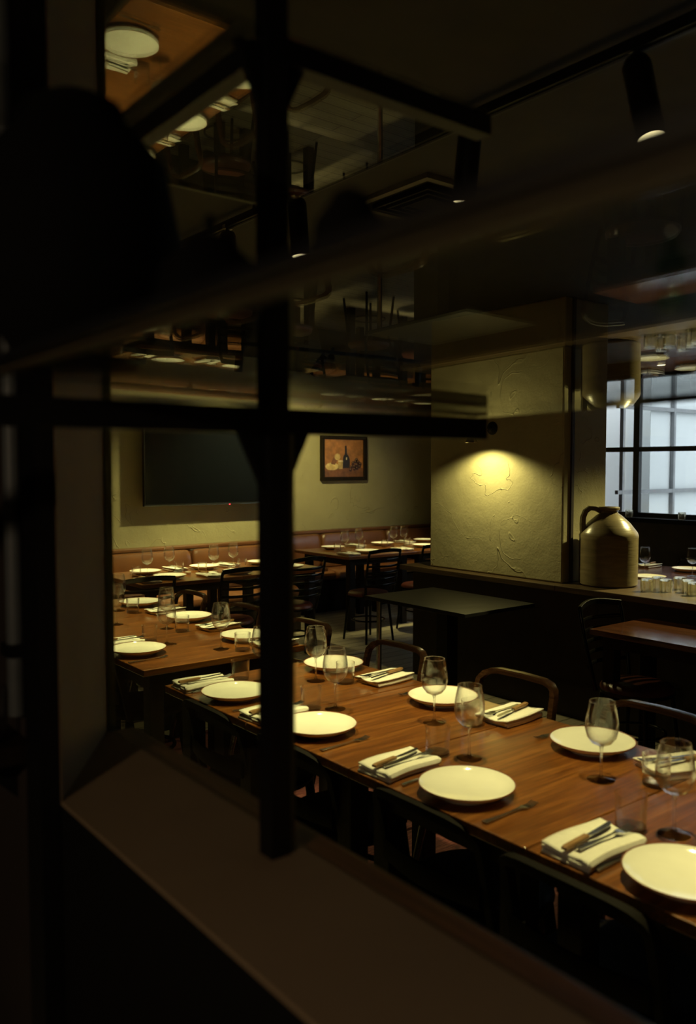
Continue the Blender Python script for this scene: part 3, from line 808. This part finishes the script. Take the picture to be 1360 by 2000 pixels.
wl=[(1.86,1.08,'camera-side glass at the right edge'),(1.863,1.76,'glass behind the centre foreground plate'),(1.861,2.43,'glass just right of the post, nearer one'),(1.871,2.94,'glass left of the post near the table end'),
    (2.027,1.404,'glass before the right far-side plate'),(2.028,2.083,'glass before the middle far-side plate'),(2.045,2.803,'glass just right of the post, farther one')]
for x,y,l in wl: wine.at((x,y,T),0,f'empty wine {l} {FT}','wine glass','wine glasses on the front table')
tl=[(1.808,1.165,'beside the wine glass at the right edge'),(1.815,1.848,'left of the centre wine glass'),(1.785,2.477,'right of the post by the nearer wine glass'),(1.80,3.00,'left of the post on the table end'),
    (2.115,1.285,'between the right far-side plate and its napkin'),(2.115,1.985,'between the middle far-side plate and its napkin'),(2.12,2.70,'behind the wine glasses beside the post')]
for x,y,l in tl: tum.at((x,y,T),0,f'clear tumbler {l} {FT}','tumbler','tumblers on the front table')
# --- second row
ST='on the second table'
for x,v,wd in ((1.686,3.747,'camera side at its near corner'),(1.70,4.42,'camera side cut by the wall end'),(2.262,3.713,'far side beside the post'),(2.29,4.39,'far side in the middle'),(2.29,5.05,'far side at its far end')):
    plate.at((x,v,T),random.random(),f'white plate {ST}, {wd}','plate','plates on the second table')
fork.at((1.66,3.585,T),.05,'steel fork in front of the corner plate '+ST,'fork','forks beside the second-table plates')
cloth(1.69,3.98,.05,0,'at the wall end '+ST,'on the second table')
for v,wd in ((3.50,'beside the post'),(4.06,'behind the middle wine glass'),(4.71,'behind the left wine glasses')):
    cloth(2.30,v,PI+.12,1,wd+' '+ST,'on the second table')
for x,y,l in ((2.043,3.583,'glass standing alone right on its near end'),(1.889,3.856,'glass in the middle, nearer of an overlapping pair'),(2.07,4.224,'glass in the middle, farther of an overlapping pair'),(1.903,4.51,'glass at the left, nearer of two'),(2.098,4.938,'glass at the left, farther of two')):
    wine.at((x,y,T),0,f'empty wine {l} {ST}','wine glass','wine glasses on the second table')
for x,y,l in ((2.107,3.488,'near the post'),(1.842,3.956,'behind the corner plate'),(2.096,4.094,'right of the paired wine glasses'),(2.136,4.814,'in front of the farthest plate')):
    tum.at((x,y,T),0,f'clear tumbler {l} {ST}','tumbler','tumblers on the second table')
# --- television banquette tables
BT='on the tables below the television'
for x,y,wd in ((3.0,6.50,'back row left'),(3.03,6.12,'front row left'),(3.56,6.52,'back row centre'),(3.62,6.05,'front row behind the slatted chair'),(4.13,6.50,'back row beside the post'),(4.15,6.08,'front row hidden at the post')):
    plate.at((x,y,T),random.random(),f'white plate {wd} {BT}','plate','plates before the television banquette')
for x,y,wd,r in ((3.31,6.58,'at the back left',PI/2),(3.34,6.03,'at the front centre',-PI/2),(3.80,6.56,'at the back right',PI/2+.2),(2.80,6.03,'at the front left corner',-PI/2)):
    cloth(x,y,r,1 if y>6.3 else 0,wd+' '+BT,'before the television banquette')
for x,y,l in ((2.936,6.33,'leftmost'),(3.19,6.45,'second from the left'),(3.514,6.274,'third from the left'),(3.753,6.36,'rightmost')):
    wine.at((x,y,T),0,f'wine glass, {l} {BT}','wine glass','wine glasses before the television banquette')
for x,y,l in ((2.86,6.37,'leftmost'),(3.285,6.46,'second from the left'),(3.44,6.34,'third from the left'),(3.83,6.34,'rightmost')):
    tum.at((x,y,T),0,f'tumbler, {l} {BT}','tumbler','tumblers before the television banquette')
def make_salt():
    t=empty('salt_dish')
    MB().lathe([(0,0),(.020,0),(.024,.008),(.025,.020),(.022,.020),(.021,.010),(0,.009)],24).build('dish','plate_white',t,smooth=True)
    MB().lathe([(0,.015),(.012,.013),(.0205,.010),(0,.0095)],20).build('salt','salt',t,smooth=True)
    return Proto(t)
salt=make_salt()
for x,y,l in ((2.84,6.22,'left one'),(3.27,6.27,'middle one'),(3.46,6.17,'right one')):
    salt.at((x,y,T),0,f'tiny white salt dish {BT}, {l}','salt dish','salt dishes before the television banquette')
# --- picture banquette tables
CT='on the tables below the picture'
for x,y,wd in ((5.50,7.22,'back row left'),(5.54,6.68,'front row left'),(6.22,7.24,'back row centre'),(6.90,7.27,'back row beside the column') ,(6.43,6.78,'front row beside the column')):
    plate.at((x,y,T),random.random(),f'white plate {wd} {CT}','plate','plates before the picture banquette')
for x,y,wd,r in ((5.24,6.62,'at the front left corner',-PI/2),(5.86,7.28,'at the back centre',PI/2),(6.0,6.66,'at the front centre',-PI/2),(6.60,7.28,'at the back right',PI/2)):
    cloth(x,y,r,1 if y>7 else 0,wd+' '+CT,'before the picture banquette')
for x,y,l in ((5.38,6.86,'leftmost'),(5.70,7.02,'second from the left'),(6.15,6.97,'third from the left'),(6.33,7.0,'rightmost')):
    wine.at((x,y,T),0,f'wine glass, {l} {CT}','wine glass','wine glasses before the picture banquette')
for x,y,l in ((5.36,6.96,'leftmost'),(5.80,7.10,'second from the left'),(6.08,7.04,'third from the left'),(6.45,7.08,'rightmost')):
    tum.at((x,y,T),0,f'tumbler, {l} {CT}','tumbler','tumblers before the picture banquette')
# --- table by the window
WT='on the table by the window'
for x,y,wd in ((5.96,3.72,'nearer to the counter'),(6.68,3.80,'farther, at the right edge')):
    plate.at((x,y,T),random.random(),f'white plate {wd} {WT}','plate','plates by the window')
for x,y,l in ((6.22,3.92,'beside the stoneware jug'),(6.43,3.62,'at the right edge')): wine.at((x,y,T),0,f'stemmed wine glass {l} {WT}','wine glass','wine glasses by the window')
for x,y,l in ((6.24,4.09,'nearest the jug'),(6.16,3.99,'right of the one nearest the jug')): tum.at((x,y,T),0,f'water tumbler {l} {WT}','tumbler','tumblers by the window')
cloth(6.72,4.20,PI,1,'beside the jug '+WT,'by the window')

# embossed tumblers upside down on the counter and on the window sill
def make_lowball():
    m=MB(); seg=48; prof=[(0,.078),(.034,.078),(.037,.072),(.038,.04),(.036,.012),(.035,0),(.0335,0),(.0345,.012),(.036,.04),(.034,.066),(0,.066)]
    vs=[];rings=[]
    for j,(r,z) in enumerate(prof):
        if r==0: rings.append([len(vs)]); vs.append((0,0,z)); continue
        rings.append(list(range(len(vs),len(vs)+seg)))
        for k in range(seg):
            a=2*PI*k/seg; rr=r+(.0022*math.cos(8*a) if 1<j<6 else 0)
            vs.append((rr*math.cos(a),rr*math.sin(a),z))
    fs=[]
    for a,b in zip(rings,rings[1:]):
        for k in range(seg):
            k2=(k+1)%seg
            if len(a)==1: fs.append((a[0],b[k2],b[k]))
            elif len(b)==1: fs.append((a[k],a[k2],b[0]))
            else: fs.append((a[k],a[k2],b[k2],b[k]))
    m.add(vs,fs)
    return Proto(m.build('upturned_tumbler','fluted_glass',smooth=True))
low=make_lowball()
for i,(x,y,l) in enumerate(((4.66,2.92,'leftmost in the front'),(4.74,2.84,'second in the front'),(4.80,2.93,'leftmost in the back'),(4.82,2.74,'third in the front'),(4.90,2.84,'second in the back'),(4.74,2.66,'rightmost in the front'),(4.90,2.68,'rightmost in the back'))):
    low.at((x,y,.88),i*.3,f'fluted glass tumbler upside down on the counter, {l}','tumbler','upturned tumblers on the counter')
for y,l in ((5.15,'at the mullion'),(4.55,'at the right edge')):
    low.at((7.86,y,WZ0-.005),0,f'small glass tumbler standing on the window sill {l}','tumbler','tumblers on the window sill')

# stoneware jug
t=empty('stoneware_jug',(4.725,3.245,.88)); tag(t,'big tan stoneware jug with a loop handle standing on the counter','jug')
R=.185
MB().lathe([(0,0),(R-.012,0),(R,.012),(R,.30),(R*1.01,.325),(R*.97,.345),(R*.72,.405),(R*.42,.455),(R*.31,.468),(R*.30,.485),(R*.36,.49),(R*.37,.503),(R*.33,.51),(R*.25,.508),(R*.25,.48),(0,.47)],56).build('body','stoneware',t,smooth=True)
dx,dy=-math.cos(YAW),math.sin(YAW)
pts=[]
for k in range(14):
    a=k/13; th=math.radians(75+150*a)
    rr=.115-.085*math.cos(th)*1.0; zz=.39+.10*math.sin(th)
    pts.append((rr*dx,rr*dy,zz))
pts=[(.055*dx,.055*dy,.478)]+[(q*dx,q*dy,z) for q,z in ((.09,.497),(.125,.50),(.152,.48),(.168,.44),(.170,.40),(.166,.36),(.160,.33))]
MB().tube(pts,[.014,.015,.015,.015,.015,.016,.019,.022],12,w=.02,up=(dy,-dx,0)).build('handle','stoneware',t,smooth=True)

# grey pipe, small tumbler and ledge on the dark bar side at far left
t=MB().box(-.02,0,-.06,.06,0,1.0).build('wall_ledge','dark_wood',loc=(0,0,0)); bpy.data.objects.remove(t)
t=empty('wall_ledge',(.44,1.62,1.20)); tag(t,'narrow dark ledge fixed on the bar-side wall at the far left','shelf')
MB().box(-.11,-.001,-.24,.30,-.03,0).build('board','dark_wood',t)
for y in (-.15,.22): MB().prism([(0,0),(-.09,0),(0,-.09)],-.008,.008,Matrix.Translation((0,y,-.03))@Matrix.Rotation(PI/2,4,'X')).build('bracket','black_metal',t)
lt=dup(tum.root,(.375,1.44,1.20),0); tag(lt,'clear tumbler on the dark ledge at the left edge of the view','tumbler')
t=MB().tube([(0,0,0),(0,0,1.4)],.014,14).build('grey_pipe','grey_pipe',loc=(.424,1.42,1.24),smooth=True); tag(t,'thin upright grey pipe on the dark wall at the far left','pipe')
for z in (.1,.62,1.2): MB().box(-.018,.03,-.02,.02,z,z+.02).build('clip','black_metal',t)
